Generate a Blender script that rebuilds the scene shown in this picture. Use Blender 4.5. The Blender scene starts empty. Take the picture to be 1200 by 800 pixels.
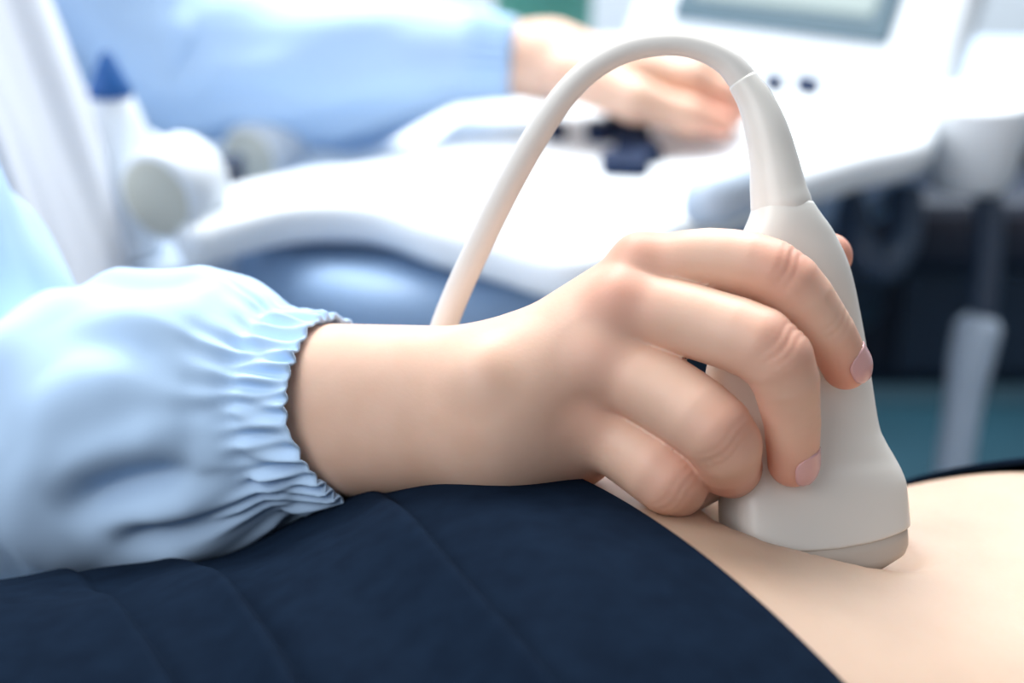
import bpy, bmesh, math
import numpy as np
from mathutils import Vector, Matrix

# ------------------------------------------------------------------ camera
FPX = 1870.0                 # focal length in pixels of a 1200 px wide frame
FOCUS = 0.445                # metres to the hand
K = FOCUS / FPX              # one "unit" = one pixel at the hand's distance
PITCH = math.radians(22)
scene = bpy.context.scene
col = scene.collection
cam_d = bpy.data.cameras.new('camera')
cam = bpy.data.objects.new('camera', cam_d); col.objects.link(cam)
cam.location = (0, -FOCUS * math.cos(PITCH), FOCUS * math.sin(PITCH))
cam.rotation_euler = (math.pi / 2 - PITCH, 0, 0)
cam_d.sensor_width = 36.0
cam_d.lens = 36.0 * FPX / 1200.0
cam_d.clip_start = 0.01
cam_d.dof.use_dof = True
cam_d.dof.focus_distance = FOCUS - 0.008
cam_d.dof.aperture_fstop = 5.6
scene.camera = cam
CO = np.array(cam.location)
RX = np.array([1.0, 0, 0])
FW = np.array([0, math.cos(PITCH), -math.sin(PITCH)])
UP = np.array([0, math.sin(PITCH), math.cos(PITCH)])
ROT = np.stack([RX, UP, -FW], axis=1)      # hand frame (right, up, towards viewer) -> world

# ------------------------------------------------------------------ world, lights, exposure
world = bpy.data.worlds.new('world'); scene.world = world
world.use_nodes = True
bg = world.node_tree.nodes['Background']
bg.inputs['Color'].default_value = (0.80, 0.90, 1.0, 1)
bg.inputs['Strength'].default_value = 0.30

def area(name, loc, target, size, size_y, power, color):
    d = bpy.data.lights.new(name, 'AREA'); d.shape = 'RECTANGLE'
    d.size = size; d.size_y = size_y; d.energy = power; d.color = color
    o = bpy.data.objects.new(name, d); col.objects.link(o); o.location = loc
    o.rotation_euler = (Vector(target) - Vector(loc)).to_track_quat('-Z', 'Y').to_euler()
    return o
area('ceiling_panel', (-0.2, 0.90, 1.40), (0.0, 0.25, 0), 1.3, 0.8, 29, (1.0, 0.985, 0.96))
area('front_fill', (-1.0, -1.1, 0.95), (0, 0, -0.02), 1.3, 1.0, 13, (0.96, 0.97, 1.0))  # unseen fill added to brighten hand and near sleeve from front left
area('far_sleeve_fill', (-1.0, 0.0, 1.1), (-0.15, 0.5, 0.0), 0.9, 0.9, 10, (0.95, 0.98, 1.0))  # second added fill, lifts the far sleeve and torso
area('background_fill', (0.3, 1.25, 1.5), (0.3, 1.5, -0.3), 1.8, 0.7, 52, (0.92, 0.97, 1.0))  # added lamp over the machine side to wash the background bright

scene.view_settings.view_transform = 'Standard'
scene.view_settings.look = 'None'
scene.view_settings.gamma = 1.0
scene.view_settings.use_curve_mapping = False
scene.view_settings.exposure = 0.0

# ------------------------------------------------------------------ helpers
def hp(x, y, w=0.0):
    """frame pixel + height w (units, towards viewer) above the hand plane -> hand-frame units"""
    q = (FPX - w) / FPX
    return np.array([(x - 600.0) * q, (400.0 - y) * q, w])
def to_world(p):
    p = np.asarray(p, float)
    c = p.copy(); c[..., 2] -= FPX
    return CO + (c * K) @ ROT.T
def wp(x, y, w=0.0):
    return to_world(hp(x, y, w))
def plan(x, y, z):
    d = RX * (x - 600) / FPX + UP * (400 - y) / FPX + FW
    return CO + d * ((z - CO[2]) / d[2])
def to_px(p):
    v = (np.asarray(p) - CO) @ np.stack([RX, UP, FW], axis=1)
    return np.stack([600 + FPX * v[..., 0] / v[..., 2], 400 - FPX * v[..., 1] / v[..., 2]], -1)

def new_obj(name, verts, faces, m=None, parent=None, smooth=True):
    me = bpy.data.meshes.new(name)
    me.from_pydata(np.asarray(verts, float).tolist(), [], [list(f) for f in faces])
    me.update()
    if smooth: me.polygons.foreach_set('use_smooth', [True] * len(me.polygons))
    o = bpy.data.objects.new(name, me); col.objects.link(o)
    if m: me.materials.append(m)
    if parent: o.parent = parent
    return o
def tag(o, label, cat, group=None):
    o['label'] = label; o['category'] = cat
    if group: o['group'] = group
    return o
def thing(name, label, cat, group=None, loc=(0, 0, 0)):
    # the Empty stays at the origin of the shared mesh coordinates unless loc is given
    o = bpy.data.objects.new(name, None); col.objects.link(o); o.empty_display_size = 0.05
    o.location = loc
    return tag(o, label, cat, group)

# ------------------------------------------------------------------ materials
def mat(name, color, rough=0.5, **kw):
    m = bpy.data.materials.new(name); m.use_nodes = True
    b = m.node_tree.nodes['Principled BSDF']
    b.inputs['Base Color'].default_value = (*color, 1)
    b.inputs['Roughness'].default_value = rough
    for k, v in kw.items():
        b.inputs[k.replace('_', ' ')].default_value = v
    return m
def nodes(m): return m.node_tree.nodes, m.node_tree.links, m.node_tree.nodes['Principled BSDF']
def add_bump(m, scale, strength, dist=0.001, detail=4, kind='noise', stretch=None):
    N, L, b = nodes(m)
    tc = N.new('ShaderNodeTexCoord'); mp = N.new('ShaderNodeMapping')
    L.new(tc.outputs['Object'], mp.inputs[0])
    if stretch: mp.inputs['Scale'].default_value = stretch
    if kind == 'noise':
        t = N.new('ShaderNodeTexNoise'); t.inputs['Scale'].default_value = scale; t.inputs['Detail'].default_value = detail
        out = t.outputs[0]
    else:
        t = N.new('ShaderNodeTexVoronoi'); t.inputs['Scale'].default_value = scale; out = t.outputs['Distance']
    L.new(mp.outputs[0], t.inputs['Vector'])
    bp = N.new('ShaderNodeBump'); bp.inputs['Strength'].default_value = strength; bp.inputs['Distance'].default_value = dist
    L.new(out, bp.inputs['Height']); L.new(bp.outputs[0], b.inputs['Normal'])
    return m
def vary(m, c1, c2, scale, detail=3, attr=None, c3=None):
    """noise mix between two colours, plus an optional point attribute towards c3"""
    N, L, b = nodes(m)
    tc = N.new('ShaderNodeTexCoord')
    t = N.new('ShaderNodeTexNoise'); t.inputs['Scale'].default_value = scale; t.inputs['Detail'].default_value = detail
    L.new(tc.outputs['Object'], t.inputs['Vector'])
    mr = N.new('ShaderNodeMapRange'); mr.inputs[1].default_value = 0.3; mr.inputs[2].default_value = 0.7
    L.new(t.outputs[0], mr.inputs[0])
    mx = N.new('ShaderNodeMix'); mx.data_type = 'RGBA'
    mx.inputs[6].default_value = (*c1, 1); mx.inputs[7].default_value = (*c2, 1)
    L.new(mr.outputs[0], mx.inputs[0]); out = mx.outputs[2]
    if attr:
        a = N.new('ShaderNodeAttribute'); a.attribute_name = attr
        m2 = N.new('ShaderNodeMix'); m2.data_type = 'RGBA'; m2.inputs[7].default_value = (*c3, 1)
        L.new(a.outputs['Fac'], m2.inputs[0]); L.new(out, m2.inputs[6]); out = m2.outputs[2]
    L.new(out, b.inputs['Base Color'])
    return m
SSS = dict(Subsurface_Weight=0.25, Subsurface_Radius=(0.006, 0.0022, 0.0012), Subsurface_Scale=1.0)
M = {}
M['skin'] = vary(add_bump(mat('hand_skin', (0.7, 0.45, 0.33), 0.5, **SSS), 900, 0.10, 0.0004, 3),
                 (0.75, 0.475, 0.345), (0.81, 0.54, 0.41), 55, 4, 'flush', (0.75, 0.33, 0.235))
M['belly'] = vary(add_bump(mat('belly_skin', (0.75, 0.55, 0.42), 0.5, **SSS), 700, 0.15, 0.0005, 3),
                  (0.55, 0.375, 0.27), (0.60, 0.42, 0.305), 40, 4)
M['nail'] = mat('nail', (0.72, 0.42, 0.41), 0.2, Subsurface_Weight=0.2, Subsurface_Radius=(0.004, 0.002, 0.001))
M['smock'] = add_bump(mat('smock_cloth', (0.53, 0.725, 0.975), 0.9, Specular_IOR_Level=0.2), 2200, 0.15, 0.0003, 2)
M['coat'] = mat('coat_cloth', (0.80, 0.83, 0.90), 0.9, Specular_IOR_Level=0.2)
M['navy'] = add_bump(vary(mat('navy_cloth', (0.006, 0.014, 0.03), 0.85, Specular_IOR_Level=0.02),
                     (0.0045, 0.010, 0.022), (0.006, 0.0135, 0.029), 120), 2600, 0.25, 0.0003, 2)
M['probe'] = mat('probe_plastic', (0.80, 0.77, 0.72), 0.32, Subsurface_Weight=0.08, Subsurface_Radius=(0.003, 0.002, 0.0015))
M['lens'] = mat('probe_lens', (0.60, 0.52, 0.45), 0.45)
M['cable'] = mat('cable_rubber', (0.76, 0.73, 0.69), 0.42)
M['white'] = mat('white_plastic', (0.86, 0.91, 0.96), 0.4)
M['palegrey'] = mat('pale_grey_plastic', (0.55, 0.66, 0.80), 0.4)
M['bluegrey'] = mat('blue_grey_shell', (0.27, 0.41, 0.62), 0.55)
M['dark'] = mat('dark_navy_plastic', (0.012, 0.02, 0.045), 0.4)
M['darkgrey'] = mat('dark_grey_plastic', (0.03, 0.055, 0.10), 0.4)
M['key'] = mat('dark_key', (0.008, 0.022, 0.065), 0.7, Specular_IOR_Level=0.2)
M['bezel'] = mat('screen_bezel', (0.07, 0.13, 0.17), 0.35)
M['blue'] = mat('blue_plastic', (0.005, 0.085, 0.30), 0.4)
M['beige'] = mat('beige_card', (0.62, 0.62, 0.54), 0.7)
M['green'] = mat('green_plastic', (0.03, 0.17, 0.13), 0.5)
M['floor'] = vary(mat('teal_floor', (0.004, 0.045, 0.07), 0.6), (0.003, 0.036, 0.058), (0.005, 0.050, 0.078), 6)
M['wall'] = vary(mat('wall_paint', (0.80, 0.87, 0.95), 0.8), (0.78, 0.86, 0.95), (0.82, 0.89, 0.96), 3)
M['couch'] = mat('couch_vinyl', (0.35, 0.45, 0.55), 0.5)
M['steel'] = mat('steel', (0.5, 0.52, 0.55), 0.35, Metallic=0.8)
M['screen'] = mat('lit_screen', (0.1, 0.12, 0.12), 0.3)
_b = M['screen'].node_tree.nodes['Principled BSDF']
_b.inputs['Emission Color'].default_value = (0.62, 0.80, 0.80, 1); _b.inputs['Emission Strength'].default_value = 0.62

# ------------------------------------------------------------------ implicit-surface modelling
def crom(pts, n, closed=False):
    """Catmull-Rom resampling, n points, roughly uniform in arc length"""
    P = np.array(pts, float)
    E = np.concatenate([P[-1:], P, P[:2]]) if closed else np.concatenate([2 * P[:1] - P[1:2], P, 2 * P[-1:] - P[-2:-1]])
    segs = len(P) if closed else len(P) - 1
    out = []
    for i in range(segs):
        a, b, c, d = E[i:i + 4]
        for t in np.linspace(0, 1, 40, endpoint=False):
            out.append(0.5 * (2 * b + (c - a) * t + (2 * a - 5 * b + 4 * c - d) * t * t + (3 * b - a - 3 * c + d) * t ** 3))
    out.append(P[0] if closed else P[-1]); out = np.array(out)
    L = np.concatenate([[0], np.cumsum(np.linalg.norm(np.diff(out, axis=0), axis=1))])
    s = np.linspace(0, L[-1], n + 1)[:-1] if closed else np.linspace(0, L[-1], n)
    return np.stack([np.interp(s, L, out[:, q]) for q in range(out.shape[1])], 1)
f32 = np.float32
def cone(P, a, b, ra, rb):
    """distance to a round cone between a and b (points P[...,3])"""
    a = np.asarray(a, f32); b = np.asarray(b, f32)
    ab = b - a; L2 = float(ab @ ab)
    d = P - a
    t = np.clip((d @ ab) / L2, 0, 1)
    d -= t[..., None] * ab
    return np.sqrt((d * d).sum(-1)) - (ra + (rb - ra) * t)
def smin(a, b, k):
    if k <= 0: return np.minimum(a, b)
    h = np.clip(0.5 + 0.5 * (b - a) / k, 0, 1)
    return b + (a - b) * h - k * h * (1 - h)
def surface_nets(F, org, h):
    """naive surface nets: field F[nx,ny,nz] -> verts, quads (outward where F > 0)"""
    s = F < 0
    nx, ny, nz = F.shape
    C = [s[i:nx - 1 + i, j:ny - 1 + j, k:nz - 1 + k] for i in (0, 1) for j in (0, 1) for k in (0, 1)]
    cnt = np.zeros(C[0].shape, np.int8)
    for c in C: cnt += c
    cells = np.argwhere((cnt > 0) & (cnt < 8))
    idx = -np.ones(C[0].shape, np.int64); idx[tuple(cells.T)] = np.arange(len(cells))
    acc = np.zeros((len(cells), 3)); n = np.zeros(len(cells))
    offs = [(i, j, k) for i in (0, 1) for j in (0, 1) for k in (0, 1)]
    for a in range(8):
        for b in range(a + 1, 8):
            d = [offs[b][q] - offs[a][q] for q in range(3)]
            if sum(abs(v) for v in d) != 1: continue
            A = cells + offs[a]; B = cells + offs[b]
            fa = F[tuple(A.T)].astype(float); fb = F[tuple(B.T)].astype(float)
            m = (fa < 0) != (fb < 0)
            t = np.where(m, fa / np.where(m, fa - fb, 1), 0)
            acc += np.where(m[:, None], A + t[:, None] * np.array(d), 0); n += m
    V = acc / n[:, None]
    quads = []
    for ax in range(3):
        u, v = (ax + 1) % 3, (ax + 2) % 3
        sl0 = [slice(None)] * 3; sl1 = [slice(None)] * 3
        sl0[ax] = slice(0, -1); sl1[ax] = slice(1, None)
        s0 = s[tuple(sl0)]; s1 = s[tuple(sl1)]
        E = np.argwhere(s0 != s1)
        ok = (E[:, u] > 0) & (E[:, v] > 0) & (E[:, u] < F.shape[u] - 1) & (E[:, v] < F.shape[v] - 1)
        E = E[ok]
        if not len(E): continue
        flip = s0[tuple(E.T)]
        du = np.zeros(3, int); du[u] = 1; dv = np.zeros(3, int); dv[v] = 1
        q = np.stack([idx[tuple((E - du - dv).T)], idx[tuple((E - dv).T)], idx[tuple(E.T)], idx[tuple((E - du).T)]], 1)
        q[~flip] = q[~flip][:, ::-1]
        quads.append(q)
    return V * h + org, np.concatenate(quads)
def mesh_sdf(fn, lo, hi, h, refine=2):
    lo = np.array(lo, float); hi = np.array(hi, float)
    n = np.ceil((hi - lo) / h).astype(int) + 1
    F = np.empty(n, f32)
    gy, gz = np.meshgrid(lo[1] + h * np.arange(n[1]), lo[2] + h * np.arange(n[2]), indexing='ij')
    step = max(1, int(400000 / (n[1] * n[2])))
    for i in range(0, n[0], step):
        xs = lo[0] + h * np.arange(i, min(n[0], i + step))
        P = np.empty((len(xs), n[1], n[2], 3), f32)
        P[..., 0] = xs[:, None, None]; P[..., 1] = gy; P[..., 2] = gz
        F[i:i + step] = fn(P)
    V, Q = surface_nets(F, lo, h)
    e = h * 0.25
    for _ in range(refine):
        P = V.astype(f32); f = fn(P)
        g = np.stack([(fn(P + np.array(d, f32) * e) - fn(P - np.array(d, f32) * e)) / (2 * e) for d in np.eye(3)], -1)
        g2 = np.maximum((g * g).sum(-1), 0.2)
        V = V - np.clip(f / g2, -h * .6, h * .6)[:, None] * g
    return V, Q
def chainf(P, pts, k):
    d = None
    for (a, ra), (b, rb) in zip(pts[:-1], pts[1:]):
        c = cone(P, a, b, ra, rb)
        d = c if d is None else smin(d, c, k)
    return d
def J(x, y, w, r):
    return (hp(x, y, w), r * (FPX - w) / FPX)
def vnoise(p, seed=0):
    """smooth value noise of points p[...,3] in -1..1"""
    p = np.asarray(p, float); i = np.floor(p).astype(np.int64); f = p - i; f = f * f * (3 - 2 * f)
    def hsh(a, b, c):
        n = (a * 374761393 + b * 668265263 + c * 2147483647 + seed * 1274126177) & 0xffffffff
        n = ((n ^ (n >> 13)) * 1274126177) & 0xffffffff
        return ((n ^ (n >> 16)) & 0xffff) / 32767.5 - 1
    r = 0
    for a in (0, 1):
        for b in (0, 1):
            for c in (0, 1):
                wgt = (f[..., 0] if a else 1 - f[..., 0]) * (f[..., 1] if b else 1 - f[..., 1]) * (f[..., 2] if c else 1 - f[..., 2])
                r = r + wgt * hsh(i[..., 0] + a, i[..., 1] + b, i[..., 2] + c)
    return r

# ------------------------------------------------------------------ lofts and tubes
def frames(C, ref):
    T = np.gradient(C, axis=0); T /= np.linalg.norm(T, axis=1)[:, None]
    A = np.empty_like(C); a = np.array(ref, float)
    for i, t in enumerate(T):
        a = a - t * (a @ t); a /= np.linalg.norm(a); A[i] = a
    return T, A, np.cross(T, A)
def grid_faces(nu, nv, closed_v=True, off=0):
    f = []
    for i in range(nu - 1):
        for j in range(nv if closed_v else nv - 1):
            j2 = (j + 1) % nv
            f.append((off + i * nv + j, off + i * nv + j2, off + (i + 1) * nv + j2, off + (i + 1) * nv + j))
    return f
def sweep(name, C, r, m, parent=None, nv=24, ref=(0, 0, 1), caps=True):
    """round tube along world points C with radius r (scalar or array)"""
    C = np.array(C); r = np.broadcast_to(r, len(C))
    T, A, B = frames(C, ref); th = np.linspace(0, 2 * np.pi, nv, endpoint=False)
    V = C[:, None] + r[:, None, None] * (np.cos(th)[None, :, None] * A[:, None] + np.sin(th)[None, :, None] * B[:, None])
    V = V.reshape(-1, 3).tolist(); F = grid_faces(len(C), nv)
    if caps:
        F.append(tuple(range(nv))[::-1]); F.append(tuple(range((len(C) - 1) * nv, len(C) * nv)))
    return new_obj(name, V, F, m, parent)
def slab(name, outline, z_top, thick, bevel, m, parent=None, segs=4, n=None, world=True):
    """rounded slab from a closed plan outline (xy)"""
    O = np.array(outline, float)[:, :2]
    if n: O = crom(O, n, True)
    ar = 0.5 * np.sum(O[:, 0] * np.roll(O[:, 1], -1) - np.roll(O[:, 0], -1) * O[:, 1])
    if ar < 0: O = O[::-1]
    t = np.roll(O, -1, 0) - np.roll(O, 1, 0); t /= np.linalg.norm(t, axis=1)[:, None]
    nrm = np.stack([t[:, 1], -t[:, 0]], 1)
    prof = [(bevel * (1 - math.sin(a)), z_top - bevel * (1 - math.cos(a))) for a in np.linspace(0, math.pi / 2, segs + 1)]
    prof += [(bevel * (1 - math.cos(a)), z_top - thick + bevel * (1 - math.sin(a))) for a in np.linspace(0, math.pi / 2, segs + 1)]
    V = []; k = len(O)
    for ins, z in prof:
        q = O - nrm * ins
        V += [(x, y, z) for x, y in q]
    F = [(i * k + j, (i + 1) * k + j, (i + 1) * k + (j + 1) % k, i * k + (j + 1) % k) for i in range(len(prof) - 1) for j in range(k)]
    F.append(tuple(range(k))); F.append(tuple(range((len(prof) - 1) * k, len(prof) * k))[::-1])
    return new_obj(name, V, F, m, parent)
def rbox(name, c, size, m, parent=None, bevel=0.004, rot=None, segs=2):
    bm = bmesh.new(); bmesh.ops.create_cube(bm, size=1)
    bmesh.ops.scale(bm, vec=size, verts=bm.verts)
    bmesh.ops.bevel(bm, geom=bm.edges[:], offset=bevel, segments=segs, affect='EDGES', profile=0.5)
    me = bpy.data.meshes.new(name)
    Mx = Matrix.Translation(Vector(c)) @ (rot.to_4x4() if rot is not None else Matrix())
    bm.transform(Mx); bm.to_mesh(me); bm.free()
    me.polygons.foreach_set('use_smooth', [False] * len(me.polygons))
    o = bpy.data.objects.new(name, me); col.objects.link(o); me.materials.append(m)
    if parent: o.parent = parent
    return o
def lathe(name, base, axis, prof, m, parent=None, nv=32):
    """prof: (distance along axis, radius)"""
    ax = np.array(axis, float); ax /= np.linalg.norm(ax)
    C = np.array([np.array(base) + ax * d for d, r in prof]); r = np.array([r for d, r in prof])
    ref = np.array([1, 0, 0]) if abs(ax[0]) < .9 else np.array([0, 1, 0])
    A = ref - ax * (ref @ ax); A /= np.linalg.norm(A); B = np.cross(ax, A)
    th = np.linspace(0, 2 * np.pi, nv, endpoint=False)
    V = (C[:, None] + r[:, None, None] * (np.cos(th)[None, :, None] * A + np.sin(th)[None, :, None] * B)).reshape(-1, 3)
    F = grid_faces(len(C), nv) + [tuple(range(nv))[::-1], tuple(range((len(C) - 1) * nv, len(C) * nv))]
    return new_obj(name, V, F, m, parent)

# ------------------------------------------------------------------ the room
Z_FLOOR = -0.80
def struct(o): o['kind'] = 'structure'; return o
fl = struct(new_obj('floor', [(-2.5, -1.5, Z_FLOOR), (3, -1.5, Z_FLOOR), (3, 1.75, Z_FLOOR), (-2.5, 1.75, Z_FLOOR)], [(0, 1, 2, 3)], M['floor'], smooth=False))
wl = struct(rbox('wall_back', (0.25, 1.78, 0.45), (5.5, 0.06, 2.5), M['wall'], bevel=0.002))
bb = struct(rbox('baseboard_back', (0.25, 1.742, Z_FLOOR + 0.05), (5.5, 0.016, 0.10), M['bezel'], bevel=0.003))

# ------------------------------------------------------------------ the sonographer: hand, arms, trunk
IDX = [J(758, 316, 18, 38), J(838, 305, 44, 37), J(914, 323, 68, 37), J(966, 382, 55, 31), J(991, 428, 30, 27.5)]
MID = [J(738, 358, 36, 42), J(825, 380, 76, 42.5), J(905, 414, 108, 43), J(927, 484, 82, 33.5), J(929, 541, 53, 28.5)]
RNG = [J(716, 428, 35, 44), J(786, 466, 74, 45.5), J(844, 511, 102, 44), J(853, 545, 45, 37), J(872, 548, -15, 28)]
LIT = [J(700, 500, 10, 42), J(744, 530, 38, 42), J(785, 562, 62, 41), J(796, 570, 12, 34), J(826, 564, -28, 26)]
THB = [J(610, 450, -50, 58), J(760, 392, -105, 42), J(890, 335, -118, 34), J(972, 300, -105, 27)]
WRI = [J(590, 455, -8, 72), J(590, 508, -14, 72)]
FA2 = [J(330, 452, -165, 74), J(330, 512, -170, 74)]
def smooth_chain(ch, n=13):
    q = crom([list(p) + [r] for p, r in ch], n)
    return [(p[:3], p[3] + 1.0) for p in q]
FINE = [smooth_chain(ch) for ch in (IDX, MID, RNG, LIT)]
def right_hand(P):
    fing = None
    for ch in FINE:
        c = chainf(P, ch, 0)
        fing = c if fing is None else smin(fing, c, 4.5)
    palm = None
    for a, b, k in ((J(592, 452, -12, 64), J(752, 318, 12, 36), 0),
                    (J(592, 470, 0, 62), J(734, 360, 30, 40), 26),
                    (J(592, 490, 0, 62), J(712, 428, 28, 42), 26),
                    (J(596, 510, -8, 62), J(694, 500, 4, 44), 28),
                    (J(600, 475, 0, 60), J(708, 394, 26, 46), 30),
                    (J(590, 512, -36, 66), J(668, 514, -34, 60), 24),
                    (J(610, 470, -60, 55), J(740, 420, -50, 42), 30)):
        c = cone(P, a[0], b[0], a[1], b[1])
        palm = c if palm is None else smin(palm, c, k)
    # the knuckles stand a little proud
    for x, y, w, r in ((748, 303, 26, 26), (724, 352, 50, 30), (700, 424, 52, 30), (688, 494, 30, 30)):
        j = J(x, y, w, r); palm = smin(palm, np.sqrt(((P - j[0].astype(f32)) ** 2).sum(-1)) - j[1], 26)
    thumb = chainf(P, THB, 14)
    palm = smin(palm, thumb, 26)
    d = smin(palm, fing, 16)
    arm = None
    for i in (0, 1):
        c = cone(P, FA2[i][0], WRI[i][0], FA2[i][1], WRI[i][1])
        arm = c if arm is None else smin(arm, c, 40)
    d = smin(d, arm, 45)
    # wrist end of the ulna
    j = J(566, 440, 42, 24); d = smin(d, np.sqrt(((P - j[0].astype(f32)) ** 2).sum(-1)) - j[1], 40)
    return d
V1, Q1 = mesh_sdf(right_hand, (-330, -235, -290), (440, 165, 175), 3.0)
# fine creases across the backs of the finger joints
e_ = 1.5; Pv = V1.astype(f32)
nrm1 = np.stack([right_hand(Pv + np.array(d, f32) * e_) - right_hand(Pv - np.array(d, f32) * e_) for d in np.eye(3)], -1)
nrm1 /= np.maximum(np.linalg.norm(nrm1, axis=1), 1e-6)[:, None]
for ch, k, dp in ((IDX, 2, 1.5), (MID, 2, 1.6), (RNG, 2, 1.4), (LIT, 2, 1.3), (IDX, 3, 1.1), (MID, 3, 1.1)):
    c = ch[k][0]; ax = ch[min(k + 1, 4)][0] - ch[k - 1][0]; ax = ax / np.linalg.norm(ax)
    q = V1 - c; along = q @ ax; rad = np.linalg.norm(q - along[:, None] * ax, axis=1)
    bend = (ch[k][0] - (ch[k - 1][0] + ch[k + 1][0]) / 2); bend -= ax * (bend @ ax); bend /= np.linalg.norm(bend)
    dorsal = np.clip((nrm1 @ bend) * 1.6 - .35, 0, 1) * np.exp(-(np.maximum(rad - ch[k][1], 0) / 12) ** 2)
    wav = along + 2.5 * np.sin((q @ np.cross(ax, bend)) / 9 + k)
    g = sum(w * np.exp(-((wav - o) / 2.4) ** 2) for o, w in ((-11, .7), (-1, 1), (9, .7)))
    V1 = V1 - nrm1 * (.65 * dp * dorsal * g)[:, None]
# flush: redder skin over knuckles and finger ends
flush = np.zeros(len(V1))
for (x, y, w), r, s in (((748, 290, 40), 45, .6), ((722, 342, 75), 50, .65), ((705, 415, 70), 45, .4), ((690, 480, 50), 45, .35),
                        ((925, 305, 95), 45, .7), ((925, 395, 135), 48, .6), ((865, 500, 135), 48, .55), ((795, 560, 90), 45, .55),
                        ((985, 440, 40), 48, .85), ((930, 555, 50), 55, .85), ((990, 300, -100), 60, .9),
                        ((855, 570, 60), 50, .7), ((800, 590, 30), 50, .6), ((890, 460, 80), 45, .5), ((680, 560, 0), 40, .5)):
    d = np.linalg.norm(V1 - hp(x, y, w), axis=1)
    flush = np.maximum(flush, s * np.exp(-(d / r) ** 2))

# left hand on the console, far side
WL = -2050.0
def JL(x, y, dw, r): return J(x, y, WL + dw, r)
LH = [  # chains: index, middle, ring, little, thumb
    [JL(745, 86, 20, 24), JL(808, 92, 30, 21), JL(845, 112, 10, 19), JL(858, 134, 0, 16)],
    [JL(748, 82, -60, 25), JL(815, 84, -50, 22), JL(852, 104, -70, 19), JL(862, 130, -80, 16)],
    [JL(742, 80, -140, 24), JL(806, 80, -130, 21), JL(842, 100, -150, 18), JL(852, 124, -160, 15)],
    [JL(732, 80, -210, 22), JL(786, 80, -210, 18), JL(815, 98, -225, 16), JL(822, 118, -230, 14)],
    [JL(668, 88, 50, 30), JL(745, 118, 110, 25), JL(805, 136, 110, 21), JL(846, 146, 95, 16)]]
def left_hand(P):
    d = None
    for ch in LH:
        c = chainf(P, ch, 20); d = c if d is None else smin(d, c, 10)
    palm = None
    for k, ch in enumerate(LH[:4]):
        a = JL(645, 72, -20 - 45 * k, 33)
        c = cone(P, a[0], ch[0][0], a[1], ch[0][1] + 6); palm = c if palm is None else smin(palm, c, 60)
    d = smin(d, palm, 40)
    a, b = JL(480, 66, -60, 40), JL(640, 72, -50, 36)
    c = cone(P, a[0], b[0], a[1], b[1]); a, b = JL(480, 66, -130, 40), JL(640, 72, -100, 34)
    c = smin(c, cone(P, a[0], b[0], a[1], b[1]), 60)
    return smin(d, c, 70)
lo = hp(470, 190, WL); hi = hp(885, 20, WL)
V2, Q2 = mesh_sdf(left_hand, (lo[0], lo[1], WL - 400), (hi[0], hi[1], WL + 260), 9)

# trunk and upper arms (under the clothes), metres in world space
TORSO = wp(-330, 150, 1870 - 3150)
SH_R = TORSO + np.array([0.00, -0.165, 0.27]); SH_L = TORSO + np.array([0.0, 0.165, 0.27])
EL_R = wp(10, 506, -560); EL_L = wp(205, 62, WL - 120)
WR_R = wp(330, 482, -168); WR_L = wp(520, 66, WL - 90)
NECK = TORSO + np.array([0.02, 0, 0.36])
def legs(P):
    d = None
    for s in (-1, 1):      # legs of the seated figure
        zf = Z_FLOOR - TORSO[2]
        for a, b, ra, rb in (([0, s * .09, -.30], [.32, s * .13, -.34], .085, .06), ([.32, s * .13, -.34], [.34, s * .13, zf + .05], .06, .04),
                             ([.34, s * .13, zf + .05], [.48, s * .14, zf + .035], .042, .032)):
            c = cone(P, TORSO + a, TORSO + b, ra, rb); d = c if d is None else smin(d, c, .02)
    return d
def trunk(P):
    d = cone(P, TORSO + [-.02, -.05, .18], TORSO + [-.02, .05, .18], .085, .085)
    d = smin(d, cone(P, TORSO + [-.02, -.045, -.22], TORSO + [-.02, .045, -.22], .105, .105), .05)
    d = smin(d, cone(P, TORSO + [-.02, 0, .15], TORSO + [-.02, 0, -.2], .10, .105), .04)
    d = smin(d, cone(P, SH_R, SH_L, .042, .042), .05)
    d = smin(d, cone(P, NECK - [0, 0, .06], NECK + [.015, 0, .05], .055, .05), .03)
    for s, e, w in ((SH_R, EL_R, WR_R), (SH_L, EL_L, WR_L)):
        d = smin(d, cone(P, s, e, .042, .036), .03); d = smin(d, cone(P, e, w, .040, .021), .015)
    d = smin(d, legs(P), .05)
    H = NECK + [.035, 0, .155]
    d = smin(d, cone(P, H + [-.02, 0, .03], H + [.03, 0, .02], .078, .072), .02)
    d = smin(d, cone(P, H + [.045, 0, -.02], H + [.060, 0, -.075], .052, .032), .03)
    d = smin(d, cone(P, H + [.098, 0, .0], H + [.112, 0, -.03], .008, .012), .015)
    d = smin(d, cone(P, H + [.080, -.022, -.062], H + [.080, .022, -.062], .012, .012), .012)
    for s in (-1, 1):
        d = smin(d, cone(P, H + [-.005, s * .078, .01], H + [.0, s * .080, -.03], .013, .009), .008)
        d = -smin(-d, cone(P, H + [.112, s * .030, .012], H + [.112, s * .036, .012], .014, .014), .012)
    return d
V3, Q3 = mesh_sdf(trunk, TORSO + [-.2, -.4, Z_FLOOR - TORSO[2] - .02], TORSO + [.62, .42, .70], 0.010, 1)

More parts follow.
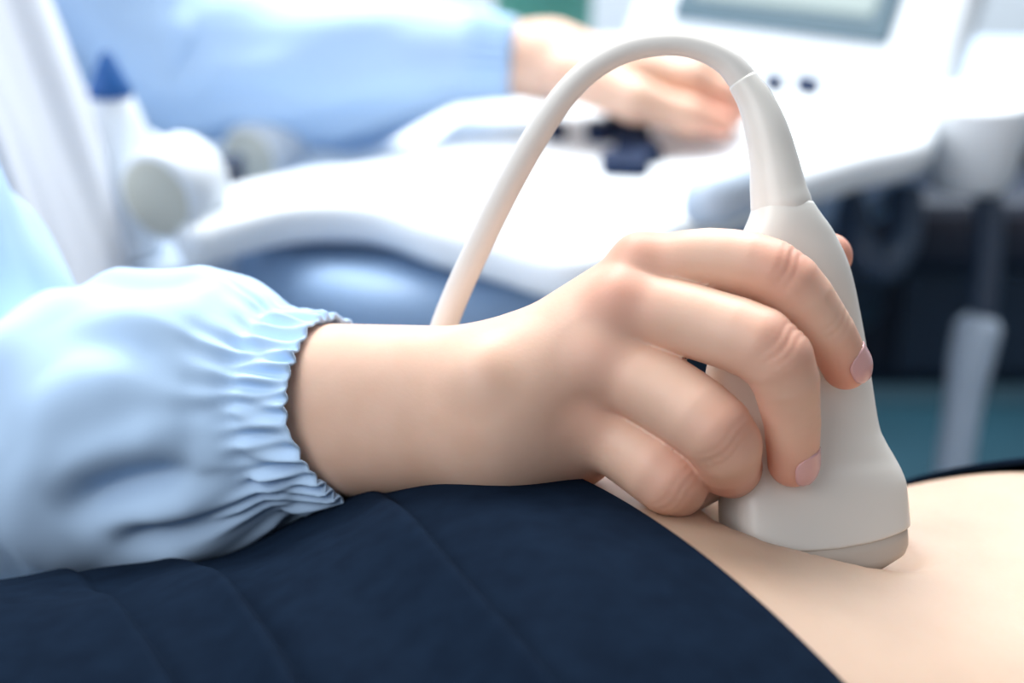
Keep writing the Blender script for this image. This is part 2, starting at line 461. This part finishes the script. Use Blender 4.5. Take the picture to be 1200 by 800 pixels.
person = thing('person', 'person in pale blue smock pressing the white probe onto the bare belly', 'person')
n1, n2 = len(V1), len(V2)
body = new_obj('body', np.concatenate([to_world(V1), to_world(V2), V3]),
               np.concatenate([Q1, Q2 + n1, Q3 + n1 + n2]).tolist(), M['skin'], person)
at = body.data.attributes.new('flush', 'FLOAT', 'POINT')
fl2 = np.zeros(len(body.data.vertices)); fl2[:n1] = flush
d2 = np.minimum(np.linalg.norm(V2 - hp(850, 143, WL + 95), axis=1), np.linalg.norm(V2 - hp(858, 130, WL), axis=1))
fl2[n1:n1 + n2] = .8 * np.exp(-(d2 / 90) ** 2)
at.data.foreach_set('value', fl2.astype(f32))

def nail(D, T, normal, span=0.95, lo=-0.75, hi=0.72):
    D, rD = D; T, rT = T
    ax = T - D; L = np.linalg.norm(ax); ax = ax / L
    n = np.array(normal, float); n -= ax * (n @ ax); n /= np.linalg.norm(n); s = np.cross(ax, n)
    nb, na = 15, 15; V = []
    for b in np.linspace(-1, 1, nb):
        x = rT * (lo + (hi - lo) * (b + 1) / 2)
        R = rT * 1.075 if x < 0 else rT * (1.075 - 0.27 * (x / (rT * .72)) ** 2)
        am = span * (1 - abs(b) ** 3.5) ** 0.5 if abs(b) < 1 else 0.12
        for a in np.linspace(-am, am, na):
            V.append(T + ax * x + R * (math.cos(a) * n + math.sin(a) * s))
    o = new_obj('fingernail', to_world(np.array(V)), grid_faces(nb, na, False), M['nail'], body)
    sm = o.modifiers.new('thickness', 'SOLIDIFY'); sm.thickness = 0.0005; sm.offset = 1
    return o
nail(IDX[3], IDX[4], (0.52, 0.38, 0.74))
nail(MID[3], MID[4], (0.66, 0.05, 0.66))
nail(THB[2], THB[3], (0.5, 0.5, -0.6))

# right sleeve: in focus, gathered elastic cuff
def sleeve(name, ctrl, radii, disp, ref, nS=220, nT=300, m='smock', solid=0.0008):
    """ctrl: world points from cuff to shoulder; radii: list of (fraction, r across, r along ref) in metres"""
    C = crom(ctrl, nS); T, A, B = frames(C, ref)
    L = np.concatenate([[0], np.cumsum(np.linalg.norm(np.diff(C, axis=0), axis=1))])
    fr = [q[0] for q in radii]
    rA = np.interp(L, fr, [q[1] for q in radii]); rB = np.interp(L, fr, [q[2] for q in radii])
    ker = np.ones(9) / 9
    rA = np.convolve(np.pad(rA, 4, 'edge'), ker, 'valid'); rB = np.convolve(np.pad(rB, 4, 'edge'), ker, 'valid')
    th = np.linspace(0, 2 * np.pi, nT, endpoint=False)
    S, TH = np.meshgrid(L, th, indexing='ij')
    dr, ds = disp(S, TH)
    V = C[:, None] + (rA[:, None] + dr)[..., None] * np.cos(TH)[..., None] * A[:, None] \
        + (rB[:, None] + dr)[..., None] * np.sin(TH)[..., None] * B[:, None] + ds[..., None] * T[:, None]
    o = new_obj(name, V.reshape(-1, 3), grid_faces(nS, nT), M[m], person)
    if solid:
        sm = o.modifiers.new('thickness', 'SOLIDIFY'); sm.thickness = solid; sm.offset = -1
    return o
u = K
BAND = 78 * u
def disp_r(S, TH):
    s = S / u                                            # units from the cuff opening
    n1 = vnoise(np.stack([np.cos(TH) * 2.2, np.sin(TH) * 2.2, s / 400], -1), 3)
    ph = TH * 40 + 3.0 * n1
    inband = np.clip((96 - s) / 30, 0, 1) * np.clip(s / 6 + .55, 0, 1)
    pinch = np.exp(-((s - 80) / 14) ** 2)
    amp = 0.55 + 0.45 * vnoise(np.stack([np.cos(TH) * 5, np.sin(TH) * 5, s / 60], -1), 9)
    d = (7.0 * amp * np.sin(ph + .02 * s) + 3.5 * np.sin(TH * 27 - .05 * s + 5 * n1)) * inband - 7 * pinch + 3.5 * np.exp(-(s / 9) ** 2)
    # short tucks running from the gather line into the sleeve
    fade = np.clip((s - 70) / 20, 0, 1) * np.exp(-np.clip(s - 90, 0, None) / 34)
    d = d + 8 * fade * amp * np.sin(TH * 19 + 9 * n1 + 1.0)
    # broad folds of the loose sleeve
    far = np.clip((s - 90) / 120, 0, 1)
    q = np.stack([np.cos(TH) * 1.5 + s / 330, np.sin(TH) * 1.5 - s / 500, s / 230], -1)
    d = d + far * (26 * vnoise(q, 21) + 11 * vnoise(q * 2.1, 22))
    for th0, sl, s0, s1, dep_, wd in ((-1.95, -.0012, 120, 360, 22, .13), (-1.25, .0011, 130, 300, 13, .12), (-2.45, -.0006, 100, 300, 16, .10), (-.5, .0008, 150, 420, 14, .15)):
        tc = (TH - (th0 + sl * (s - s0)) + np.pi) % (2 * np.pi) - np.pi
        win = np.clip((s - s0) / 50, 0, 1) * np.clip((s1 - s) / 90, 0, 1)
        d = d + win * (-dep_ * np.exp(-(tc / wd) ** 2) + .6 * dep_ * np.exp(-((tc - 2.1 * wd) / (1.2 * wd)) ** 2))
    low = np.clip(-np.cos(TH), 0, 1) ** 1.3 * np.clip(1 - s / 170, 0, 1)
    return d * u, -46 * low * u
cuffc = wp(392, 482, -128)
ctrl = [cuffc, wp(300, 482, -185), wp(205, 482, -255), wp(105, 502, -390), EL_R + [0, 0, .0],
        EL_R * .75 + SH_R * .25, EL_R * .4 + SH_R * .6, SH_R, SH_R + np.array([.0, .055, .01])]
# reference axis = up in the picture; cos -> up, sin -> sideways
sl_r = sleeve('sleeve', ctrl, [(0, 116 * u, 102 * u), (78 * u, 132 * u, 112 * u), (110 * u, 156 * u, 128 * u), (170 * u, 196 * u, 150 * u),
                               (330 * u, 206 * u, 164 * u), (600 * u, 200 * u, 180 * u), (3000 * u, 250 * u, 230 * u)],
              disp_r, UP, 330, 420)
sl_r['label'] = 'gathered elastic cuff sleeve, sharp in the foreground'

def disp_l(S, TH):
    s = S / u
    n1 = vnoise(np.stack([np.cos(TH) * 2, np.sin(TH) * 2, s / 500], -1), 5)
    d = 8 * np.sin(TH * 24 + 3 * n1) * np.clip((150 - s) / 60, 0, 1)
    far = np.clip((s - 120) / 200, 0, 1)
    q = np.stack([np.cos(TH) * 1.4 + s / 600, np.sin(TH) * 1.4, s / 400], -1)
    return (d + far * (45 * vnoise(q, 31) + 20 * vnoise(q * 2, 32))) * u, np.zeros_like(S)
ctrl = [wp(604, 70, WL - 70), wp(540, 66, WL - 80), wp(430, 74, WL - 80), wp(300, 66, WL - 100), EL_L,
        EL_L * .7 + SH_L * .3 + np.array([.0, 0, 0]), EL_L * .35 + SH_L * .65, SH_L, SH_L + np.array([.0, -.055, .01])]
sl_l = sleeve('sleeve', ctrl, [(0, 92 * u, 110 * u), (150 * u, 120 * u, 130 * u), (420 * u, 215 * u, 190 * u), (800 * u, 250 * u, 220 * u),
                               (3500 * u, 280 * u, 250 * u)], disp_l, UP, 140, 120)
# trunk of the smock
def coat():
    zs = np.linspace(.345, -.42, 120); th = np.linspace(0, 2 * np.pi, 240, endpoint=False)
    Z, TH = np.meshgrid(zs, th, indexing='ij')
    kz = [-.345, -.325, -.29, -.20, -.10, .1, .42]
    rx = np.interp(-zs, kz, [.055, .075, .100, .130, .145, .165, .21])[:, None]
    ry = np.interp(-zs, kz, [.065, .130, .215, .215, .190, .185, .21])[:, None]
    q = np.stack([np.cos(TH) * 4.2 + Z * 2.5, np.sin(TH) * 4.2, Z * 2.2], -1)
    d = (.016 * vnoise(q, 41) + .008 * vnoise(q * 2.3, 42)) * np.clip((.34 - Z) / .15, .1, 1)
    lean = .012 + np.clip(.2 - Z, 0, 1) * .085
    V = np.stack([TORSO[0] + lean - .03 + (rx + d) * np.cos(TH), TORSO[1] + (ry + d) * np.sin(TH), TORSO[2] + Z], -1)
    return new_obj('smock_body', V.reshape(-1, 3), grid_faces(120, 240), M['coat'], person)
coat()
Vt, Qt = mesh_sdf(lambda P: np.maximum(legs(P) - .010, (Z_FLOOR + .09) - P[..., 2]), TORSO + [-.2, -.4, Z_FLOOR - TORSO[2] - .02], TORSO + [.62, .42, -.15], 0.012, 1)
new_obj('trousers', Vt, Qt.tolist(), M['coat'], person)
HC = NECK + [.035, 0, .155]
def hair(P):
    d = cone(P, HC + [-.025, 0, .035], HC + [.022, 0, .035], .088, .080)
    d = smin(d, cone(P, HC + [-.07, 0, .0], HC + [-.06, 0, -.08], .055, .045), .03)
    return np.maximum(d, -cone(P, HC + [.11, 0, -.04], HC + [.09, 0, -.11], .095, .09))
Vh, Qh = mesh_sdf(hair, HC + [-.16, -.12, -.16], HC + [.14, .12, .15], 0.008, 1)
M['hair'] = add_bump(mat('dark_hair', (0.02, 0.014, 0.011), 0.45), 300, 0.5, 0.002, 3)
new_obj('hair', Vh, Qh.tolist(), M['hair'], person)
stool = thing('stool', 'round stool under the seated person in the smock', 'stool')
st = (TORSO[0], TORSO[1])
lathe('seat', (*st, TORSO[2] - .445), (0, 0, 1), [(0, .15), (.01, .17), (.04, .17), (.055, .155), (.058, .02)], M['dark'], stool, 36)
lathe('post', (*st, Z_FLOOR + .03), (0, 0, 1), [(0, .028), (TORSO[2] - .445 - Z_FLOOR - .03, .028)], M['steel'], stool, 20)
lathe('base', (*st, Z_FLOOR), (0, 0, 1), [(0, .20), (.012, .20), (.035, .05), (.04, .03)], M['steel'], stool, 36)

# ------------------------------------------------------------------ the probe
probe = thing('ultrasound_probe', 'white handheld ultrasound probe gripped in the hand, pressed on the belly', 'probe')
# stations along the probe: px centre x,y, half width, half thickness, w, squareness
ST = [(917, 240, 36, 34, -34, 2.2), (919, 254, 43, 38, -34, 2.3), (922, 278, 58, 40, -33, 2.4), (926, 322, 75, 42, -33, 2.5),
      (924, 390, 94, 42, -32, 2.6), (924, 450, 104, 44, -30, 2.8), (940, 505, 94, 46, -29, 3.0), (945, 525, 96, 47, -28, 3.2),
      (948, 545, 103, 50, -28, 3.6), (950, 562, 108, 54, -27, 4.0), (952, 580, 110, 56, -26, 4.4), (955, 622, 110, 57, -24, 4.6)]
def ring(st, n=72, bow=0.0, scale=1.0, drop=0.0):
    x, y, hw, ht, w, e = st
    c = hp(x, y, w)
    ax = hp(955, 622, -24) - hp(919, 262, -34); ax /= np.linalg.norm(ax)
    a = np.array([1.0, 0, -0.30]); a -= ax * (a @ ax); a /= np.linalg.norm(a); b = np.cross(a, -ax)
    if b[2] < 0: b = -b
    out = []
    for t in np.linspace(0, 2 * np.pi, n, endpoint=False):
        ct, s_ = math.cos(t), math.sin(t)
        p = np.sign(ct) * abs(ct) ** (2 / e); q = np.sign(s_) * abs(s_) ** (2 / e)
        out.append(c + a * p * hw * scale + b * q * ht * scale + ax * (bow * (1 - p * p) + drop))
    return np.array(out)
def loft(name, rings, m, parent, cap0=True, cap1=True):
    n = len(rings[0]); V = np.concatenate(rings); F = grid_faces(len(rings), n)
    F = [f[::-1] for f in F]
    if cap0: F.append(tuple(range(n)))
    if cap1: F.append(tuple(range((len(rings) - 1) * n, len(rings) * n))[::-1])
    o = new_obj(name, to_world(V), F, m, parent)
    bm = bmesh.new(); bm.from_mesh(o.data); bmesh.ops.recalc_face_normals(bm, faces=bm.faces); bm.to_mesh(o.data); bm.free()
    return o
arr = crom([list(s) for s in ST], 90)
rings = [ring(tuple(s), bow=14 * np.clip((s[1] - 560) / 62, 0, 1)) for s in arr]
last = tuple(arr[-1])
rings += [ring(last, bow=14, scale=.995, drop=2), ring(last, bow=14, scale=.975, drop=3.2), ring(last, bow=14, scale=.94, drop=3.2)]
loft('housing', rings, M['probe'], probe)
lens = [ring(last, bow=14, scale=.965, drop=0), ring(last, bow=15, scale=.965, drop=14), ring(last, bow=17, scale=.955, drop=24),
        ring(last, bow=19, scale=.92, drop=32), ring(last, bow=20, scale=.82, drop=37), ring(last, bow=20, scale=.5, drop=39)]
loft('lens', lens, M['lens'], probe)['label'] = 'beige grey lens strip at the foot of the probe'
# flexible strain relief and cable
sr = crom([(918, 262, -34, 32), (916, 243, -34, 36), (912, 222, -34, 33), (907, 190, -35, 29), (898, 152, -36, 25.5), (886, 120, -38, 21.5), (870, 94, -40, 18)], 60)
C = np.array([wp(*p[:3]) for p in sr]); R = np.array([p[3] * (FPX - p[2]) / FPX * u for p in sr])
sweep('strain_relief', C, R, M['probe'], probe, 40, ref=(1, 0, 0))
cb = crom([(873, 98, -40, 17.2), (866, 88, -40, 17), (850, 71, -41, 16), (822, 57, -43, 14.6), (786, 51, -47, 14), (740, 57, -54, 14.3), (700, 76, -62, 14.6), (668, 104, -70, 15),
           (635, 149, -84, 15.6), (599, 212, -104, 15.8), (567, 276, -128, 15.8), (537, 340, -152, 15.8), (516, 395, -178, 15.8), (505, 440, -230, 15.8),
           (505, 470, -340, 15.8), (515, 470, -520, 15.8), (540, 450, -760, 15.8), (590, 430, -1000, 15.8)], 220)
C = np.array([wp(*p[:3]) for p in cb]); R = np.array([p[3] * u * (1 - p[2] / FPX) if i < 160 else 15.8 * u * 1.08 for i, p in enumerate(cb)])
sweep('cable', C, np.minimum(R, 18.5 * u), M['cable'], probe, 28, ref=(1, 0, 0))

# ------------------------------------------------------------------ the patient
PHI = math.radians(14)
PA = np.array([math.cos(PHI), math.sin(PHI), 0]); PB = np.array([-math.sin(PHI), math.cos(PHI), 0])
CONTACT = wp(958, 652, -24)
HW, HH = 0.158, 0.098
PC = CONTACT - PB * 0.035 - np.array([0, 0, HH - 0.004])          # centre of the trunk under the probe
def pl(a, b, z): return PC + PA * a + PB * b + np.array([0, 0, z])
foot0, foot1 = to_world(hp(885, 618, -8)), to_world(hp(1030, 618, -44))
def wide(a): return 1 + .06 * np.tanh((-a - .12) / .08) + .05 * np.tanh((a - .2) / .1)
def sstep(x, e0, e1):
    q = np.clip((x - e0) / (e1 - e0), 0, 1); return q * q * (3 - 2 * q)
def relief(a, b):
    """height added to the plain elliptical trunk"""
    g = .021 * sstep(a, .035, -.07) - .008 * sstep(a, .09, .16) - .023 * sstep(a, -.088, -.175)
    return g + .009 * np.exp(-((a - .085) / .055) ** 2 - ((b - .12) / .055) ** 2) + .006 * np.exp(-((a + .055) / .05) ** 2 - ((b - .11) / .05) ** 2) - .006 * np.exp(-((a - .03) / .045) ** 2 - ((b - .03) / .028) ** 2)
def patient(P):
    q = P - PC.astype(f32)
    a = q @ PA.astype(f32); b = q @ PB.astype(f32); z = q[..., 2]
    zz = z - relief(a, b) * np.clip(z / .05 + .5, 0, 1)
    ws = wide(a)
    r = np.sqrt((b / (HW * ws)) ** 2 + (zz / HH) ** 2)
    d = (r - 1) * np.sqrt(HW * HH) * .82
    cap = np.maximum(a - .42, -a - .20)
    d = -smin(-d, -cap, .08)
    for s in (-1, 1):
        h = pl(-.16, s * .075, -.03); kn = pl(-.58, s * .09, -.02); an = pl(-.98, s * .09, -.045)
        d = smin(d, cone(P, h, kn, .070, .055), .04); d = smin(d, cone(P, kn, an, .056, .034), .02)
        d = smin(d, cone(P, an, an - PA * .02 + [0, 0, .13], .034, .02), .02)
    d = smin(d, cone(P, pl(.36, -.12, 0), pl(.36, .12, 0), .06, .06), .06)
    # shoulders, arms folded behind the head, neck and head on the couch
    d = smin(d, cone(P, pl(.42, 0, -.02), pl(.52, 0, -.02), .056, .05), .03)
    d = smin(d, cone(P, pl(.60, 0, .01), pl(.66, 0, .0), .074, .078), .02)
    d = smin(d, cone(P, pl(.57, 0, .06), pl(.62, 0, .085), .03, .045), .03)
    d = smin(d, cone(P, pl(.60, 0, .105), pl(.625, 0, .10), .012, .008), .012)
    for s in (-1, 1):
        d = smin(d, cone(P, pl(.36, s * .16, -.02), pl(.58, s * .25, -.045), .047, .038), .03)
        d = smin(d, cone(P, pl(.58, s * .25, -.045), pl(.68, s * .06, -.07), .037, .026), .015)
    # dent where the probe is pressed in, with a soft swell around it
    c = cone(P, foot0, foot1, .0150, .0150)
    mid = (foot0 + foot1) / 2
    d = d - .002 * np.exp(-((c - .004) / .013) ** 2)
    d = -smin(-d, c, .006)
    return d
V4, Q4 = mesh_sdf(patient, (PC[0] - 1.12, PC[1] - .42, PC[2] - .16), (PC[0] + .80, PC[1] + .50, PC[2] + .17), 0.005, 2)
patient_o = thing('person', 'person lying on the couch with bare belly and dark navy clothing', 'person')
new_obj('body', V4, Q4.tolist(), M['belly'], patient_o)

# navy trousers: loose cloth over hips and thighs, hem running slantwise over the belly
HEM = (-0.049, -0.048, 0.012)
def hem(t):   # position of the upper edge along the trunk for angle t (0 = top, + = far side)
    return HEM[0] + HEM[1] * t + HEM[2] * t * t
def lower_garment():
    nS, nT = 560, 220
    ts = np.linspace(-2.5, 2.5, nT)
    V = np.empty((nS, nT, 3))
    sv = np.linspace(0, 1, nS) ** 1.25 * .62
    S, Tm = np.meshgrid(sv, ts, indexing='ij')
    A = hem(Tm) - S
    # fold coordinate follows the hem; rounded folds with one steep side
    wob = vnoise(np.stack([S * 9, Tm * 1.6, S * 0], -1), 51) * .012
    x0 = S + .35 * wob + .012 * Tm
    fold = 0 * S
    # overlapping pleats: each rises sharply at its edge and dies away towards the next
    for sk, hk, lk in ((.056, .0085, .045), (.112, .0090, .030), (.137, .0080, .050), (.20, .009, .05), (.27, .009, .05), (.34, .009, .06), (.43, .009, .06), (.52, .008, .06)):
        x = x0 - sk - .006 * np.sin(Tm * 2.2 + sk * 40)
        fold = fold + hk * sstep(x, -.0022, .0028) * np.exp(-np.maximum(x, 0) / lk) * (1 - .7 * sstep(Tm, .12, .5))
    ramp = np.clip((S - .035) / .05, 0, 1)
    fine = .0025 * vnoise(np.stack([A * 40, Tm * 3, S * 18], -1), 52) * ramp
    wsc = wide(A)
    off = .0035 + .007 * np.clip(S / .10, 0, 1) - .003 * ramp - .004 * sstep(S, .05, .11) * sstep(Tm, -.1, .4) + fold + fine + .006 * sstep(np.abs(Tm), 1.1, 1.7)
    Bc = (HW * wsc + off) * np.sin(Tm); Zc = (HH + off) * np.cos(Tm); Zc = Zc + relief(A, Bc) * np.clip(Zc / .05 + .5, 0, 1)
    V = PC + A[..., None] * PA + Bc[..., None] * PB; V[..., 2] += Zc
    o = new_obj('lower_garment', V.reshape(-1, 3), grid_faces(nS, nT, False), M['navy'], patient_o)
    sm = o.modifiers.new('thickness', 'SOLIDIFY'); sm.thickness = .0015; sm.offset = 0
lower_garment()
def patient_hair(P):
    d = cone(P, pl(.665, 0, -.005), pl(.685, 0, .02), .088, .080)
    return np.maximum(d, -cone(P, pl(.57, 0, .10), pl(.60, 0, .16), .10, .10))
Vh, Qh = mesh_sdf(patient_hair, pl(.66, 0, 0) - .13, pl(.66, 0, 0) + .15, 0.008, 1)
new_obj('hair', Vh, Qh.tolist(), M['hair'], patient_o)
# navy top pushed up towards the chest
def shirt():
    nS, nT = 60, 120
    S, Tm = np.meshgrid(np.linspace(0, 1, nS), np.linspace(-2.6, 2.6, nT), indexing='ij')
    A0 = .20 - .135 * sstep(Tm, .1, .9); A = A0 + S * (.45 - A0)
    off = .004 + .004 * np.sin(np.clip(S * (.45 - A0) * 22, 0, np.pi)) + .004 * vnoise(np.stack([S * 12, Tm * 2, S], -1), 61)
    Bc = (HW * wide(A) + off) * np.sin(Tm) * (1 + .25 * sstep(A, .25, .40)); Zc = (HH + off) * np.cos(Tm) * (1 - .25 * sstep(A, .36, .45))
    Zc = Zc + .35 * relief(A, Bc) * np.clip(Zc / .05 + .5, 0, 1)
    V = PC + A[..., None] * PA + Bc[..., None] * PB; V[..., 2] += Zc
    o = new_obj('shirt', V.reshape(-1, 3), grid_faces(nS, nT, False), M['navy'], patient_o)
    sm = o.modifiers.new('thickness', 'SOLIDIFY'); sm.thickness = .002; sm.offset = 0
shirt()
# couch under the patient
couch = thing('examination_couch', 'examination couch under the lying person', 'couch')
Rz = Matrix.Rotation(PHI, 3, 'Z')
ct = PC[2] - HH - .002
rbox('mattress', pl(-.15, 0, 0) * [1, 1, 0] + [0, 0, ct - .04], (1.9, .50, .08), M['couch'], couch, .02, Rz, 4)
rbox('frame', pl(-.15, 0, 0) * [1, 1, 0] + [0, 0, ct - .105], (1.86, .46, .05), M['steel'], couch, .006, Rz)
for a in (-.98, .68):
    for b in (-.2, .2):
        p = pl(a, b, 0)
        lathe('leg', (p[0], p[1], Z_FLOOR), (0, 0, 1), [(0, .022), (.02, .022), (.025, .018), (ct - .13 - Z_FLOOR, .018)], M['steel'], couch, 16)

# ------------------------------------------------------------------ ultrasound machine
mach = thing('ultrasound_machine', 'white ultrasound machine with keyed console and tilted screen behind the hands', 'ultrasound machine')
ZC = -0.075
def planxy(pts, z=ZC): return [plan(x, y, z)[:2] for x, y in pts]
slab('console', planxy([(205, 258), (212, 228), (330, 198), (470, 176), (560, 120), (700, 72), (860, 66), (1020, 84), (1088, 118), (1092, 160),
                        (1010, 182), (880, 222), (770, 270), (700, 300), (640, 300), (570, 280), (500, 262), (430, 240), (340, 240), (260, 258), (228, 268)]),
     ZC, .024, .010, M['white'], mach, 5, 180)
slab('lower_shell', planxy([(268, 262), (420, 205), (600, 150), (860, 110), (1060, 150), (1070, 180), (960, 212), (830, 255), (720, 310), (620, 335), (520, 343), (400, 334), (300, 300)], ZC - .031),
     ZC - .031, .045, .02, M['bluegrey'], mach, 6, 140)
slab('console_underside', planxy([(330, 280), (600, 170), (900, 140), (1050, 190), (980, 230), (830, 280), (700, 340), (520, 352), (400, 335)], ZC - .075),
     ZC - .0755, .12, .02, M['dark'], mach, 4, 120)
def key(x, y, sx, sy, m='key', h=.008):
    c = plan(x, y, ZC)
    t = np.linspace(0, 2 * np.pi, 20, endpoint=False)
    o = [(c[0] + sx * np.sign(math.cos(a)) * abs(math.cos(a)) ** .6, c[1] + sy * np.sign(math.sin(a)) * abs(math.sin(a)) ** .6) for a in t]
    slab('key', o, ZC + h, h + .003, .003, M[m], mach, 2)
for x, y in ((703, 160), (724, 152), (745, 160), (738, 176), (757, 184), (722, 198), (742, 199)):
    key(x, y, .0085, .015)
key(652, 160, .006, .010); key(907, 103, .007, .013); key(946, 106, .008, .015)
# touch screen on a tilted housing at the back of the console
def basis(n, up=(0, 0, 1)):
    n = Vector(n).normalized(); r = Vector(up).cross(n).normalized(); uu = n.cross(r)
    return Matrix((r, uu, n)).transposed()
Mb = basis((-.50, -.72, .62))
Sc = Vector(wp(1040, 52, FPX - 4450))         # lower right corner of the glass
r_, u_, n_ = Mb.col[0], Mb.col[1], Mb.col[2]
def onscr(x, y, z): return Sc + r_ * x + u_ * y + n_ * z
W_, H_ = .165, .15
rbox('screen_housing', onscr(-W_ / 2 + .003, H_ / 2, -.022), (W_ + .085, H_ + .075, .04), M['white'], mach, .016, Mb, 4)
scr = rbox('screen_frame', onscr(-W_ / 2, H_ / 2, -.001), (W_, H_, .008), M['bezel'], mach, .003, Mb)
rbox('display', onscr(-W_ / 2, H_ / 2, .0035), (W_ - .03, H_ - .034, .002), M['screen'], scr, .0008, Mb)
bs = onscr(-W_ / 2 + .02, .02, -.05)
lathe('screen_stem', (bs.x + .02, bs.y + .02, ZC - .005), (0, 0, 1), [(0, .05), (.01, .05), (.02, .03), (.09, .028)], M['palegrey'], mach, 24)
# grip moulded on the console edge
C = crom([wp(812, 252, 1870 - 2950), wp(836, 232, 1870 - 2930), wp(880, 218, 1870 - 2990), wp(925, 214, 1870 - 3060)], 30)
sweep('grip', C, np.interp(np.linspace(0, 1, 30), [0, .15, .85, 1], [.006, .012, .012, .006]), M['palegrey'], mach, 20)
# column and cart behind
def dep(x, y, d): return wp(x, y, FPX - d)
cx = dep(1150, 330, 5600)
rbox('column', (cx[0] + .02, cx[1] + .10, -.265), (.46, .30, .21), M['dark'], mach, .03, None, 4)
rbox('column_cover', (cx[0] + .03, cx[1] + .10, -.147), (.47, .31, .03), M['palegrey'], mach, .012, None, 4)
rbox('column_panel', (cx[0] + .02, cx[1] - .052, -.265), (.20, .012, .16), M['darkgrey'], mach, .005)
bx = dep(850, 400, 5600)[0]
rbox('stalk', (bx, cx[1] + .12, -.44), (.16, .16, .26), M['dark'], mach, .02, None, 3)
rbox('stalk_arm', ((bx + cx[0]) / 2 - .05, cx[1] + .12, -.30), (.36, .14, .08), M['dark'], mach, .02, None, 3)
rbox('cart_base', (bx, cx[1] + .14, -.63), (.26, .40, .14), M['dark'], mach, .03, None, 4)
for sx in (-.10, .10):
    for sy in (-.0, .28):
        lathe('caster', (bx + sx - .018, cx[1] + sy, Z_FLOOR + .05), (1, 0, 0), [(0, .03), (.004, .05), (.032, .05), (.036, .03)], M['darkgrey'], mach, 20)
rbox('arm', (cx[0] - .12, cx[1] - .05, -.20), (.30, .22, .06), M['dark'], mach, .02, None, 3)
# probe holder at the console's end and what hangs from it
hb = dep(1140, 165, 4300)
lathe('probe_holder', hb - np.array([0, 0, .03]), (0, 0, 1), [(0, .024), (.008, .030), (.055, .036), (.06, .033), (.02, .026)], M['white'], mach, 28)
rbox('holder_bracket', hb + np.array([-.035, .0, .005]), (.05, .03, .02), M['palegrey'], mach, .005)
C = crom([dep(1152, 190, 4350), dep(1158, 250, 4380), dep(1157, 310, 4400), dep(1150, 372, 4420)], 30)
sweep('hanging_lead', C, .0095, M['darkgrey'], mach, 16)
C = crom([dep(1150, 368, 4420), dep(1138, 420, 4440), dep(1128, 480, 4460), dep(1116, 560, 4480), dep(1108, 640, 4490)], 40)
sweep('lead_plug', C, np.interp(np.linspace(0, 1, 40), [0, .05, .2, .35, 1], [.009, .0155, .015, .0125, .012]), M['palegrey'], mach, 18)
C = crom([dep(990, 228, 4200), dep(1010, 290, 4150), dep(1036, 312, 4150), dep(1058, 280, 4200), dep(1062, 226, 4250)], 50)
sweep('looped_lead', C, .011, M['darkgrey'], mach, 16)

# things on the left end of the console
tray = None
rollc = dep(182, 232, 3350); rd = np.array([.42, .85, .10]); rd /= np.linalg.norm(rd)
roll = thing('paper_roll', 'white roll with beige round end lying left of the console', 'roll')
lathe('paper', rollc, rd, [(0, .0215), (.002, .024), (.030, .024), (.032, .0215)], M['white'], roll, 36)
lathe('end_disc', rollc - rd * .0015, rd, [(0, .0185), (.0015, .0205), (.003, .0205)], M['beige'], roll, 36)
r2 = dep(292, 186, 3900)
roll2 = thing('paper_roll', 'smaller pale roll half hidden below the far sleeve', 'roll')
lathe('paper', r2, rd, [(0, .018), (.002, .02), (.06, .02), (.062, .018)], M['white'], roll2, 30)
lathe('end_disc', r2 - rd * .0015, rd, [(0, .015), (.0015, .0175), (.003, .0175)], M['beige'], roll2, 30)
slab('side_tray', planxy([(110, 262), (150, 215), (300, 196), (420, 190), (420, 230), (260, 300), (140, 310)], ZC - .035), ZC - .036, .02, .008, M['palegrey'], mach, 3, 60)
bt = dep(133, 150, 3500)
zt = ZC - .036
bot = thing('gel_bottle', 'clear squeeze bottle with a blue pointed cap beside the smock', 'bottle')
hcap = dep(128, 108, 3500)[2]
lathe('bottle_body', (bt[0], bt[1], zt), (0, 0, 1), [(0, .017), (.003, .020), (hcap - zt - .025, .020), (hcap - zt - .008, .014), (hcap - zt, .011)], M['white'], bot, 28)
lathe('cap', (bt[0], bt[1], hcap), (0, 0, 1), [(0, .0115), (.004, .0115), (.006, .010), (.022, .003), (.023, .0015)], M['blue'], bot, 28)
rbox('cable_clip', dep(264, 208, 3650), (.020, .024, .022), M['dark'], mach, .004, None, 3)
gl = dep(637, 2, 5200); ZK = -.12
cab = thing('side_cabinet', 'white cabinet standing behind the console and the far arm', 'cabinet')
cc = (gl[0] - .10, gl[1] + .02)
rbox('body', (cc[0], cc[1], (ZK - .02 + Z_FLOOR + .05) / 2), (.52, .34, ZK - .02 - Z_FLOOR - .05), M['white'], cab, .006)
rbox('top', (cc[0], cc[1], ZK - .01), (.55, .37, .02), M['white'], cab, .005)
rbox('plinth', (cc[0], cc[1], Z_FLOOR + .025), (.48, .30, .05), M['palegrey'], cab, .003)
for q in (-1, 1):
    dr = rbox('door', (cc[0] + q * .13, cc[1] - .178, (ZK - .04 + Z_FLOOR + .07) / 2), (.245, .018, ZK - .06 - Z_FLOOR - .07), M['white'], cab, .004)
    rbox('handle', (cc[0] + q * .03, cc[1] - .196, -.30), (.010, .018, .10), M['steel'], dr, .003)
gr = thing('green_container', 'green container at the top edge beyond the far hand', 'container')
hg = gl[2] - ZK + .05
lathe('container_body', (gl[0], gl[1], ZK), (0, 0, 1), [(0, .034), (.004, .038), (hg, .038), (hg + .01, .03)], M['green'], gr, 28)
lathe('lid', (gl[0], gl[1], ZK + hg + .01), (0, 0, 1), [(0, .032), (.012, .032), (.014, .028)], M['white'], gr, 28)
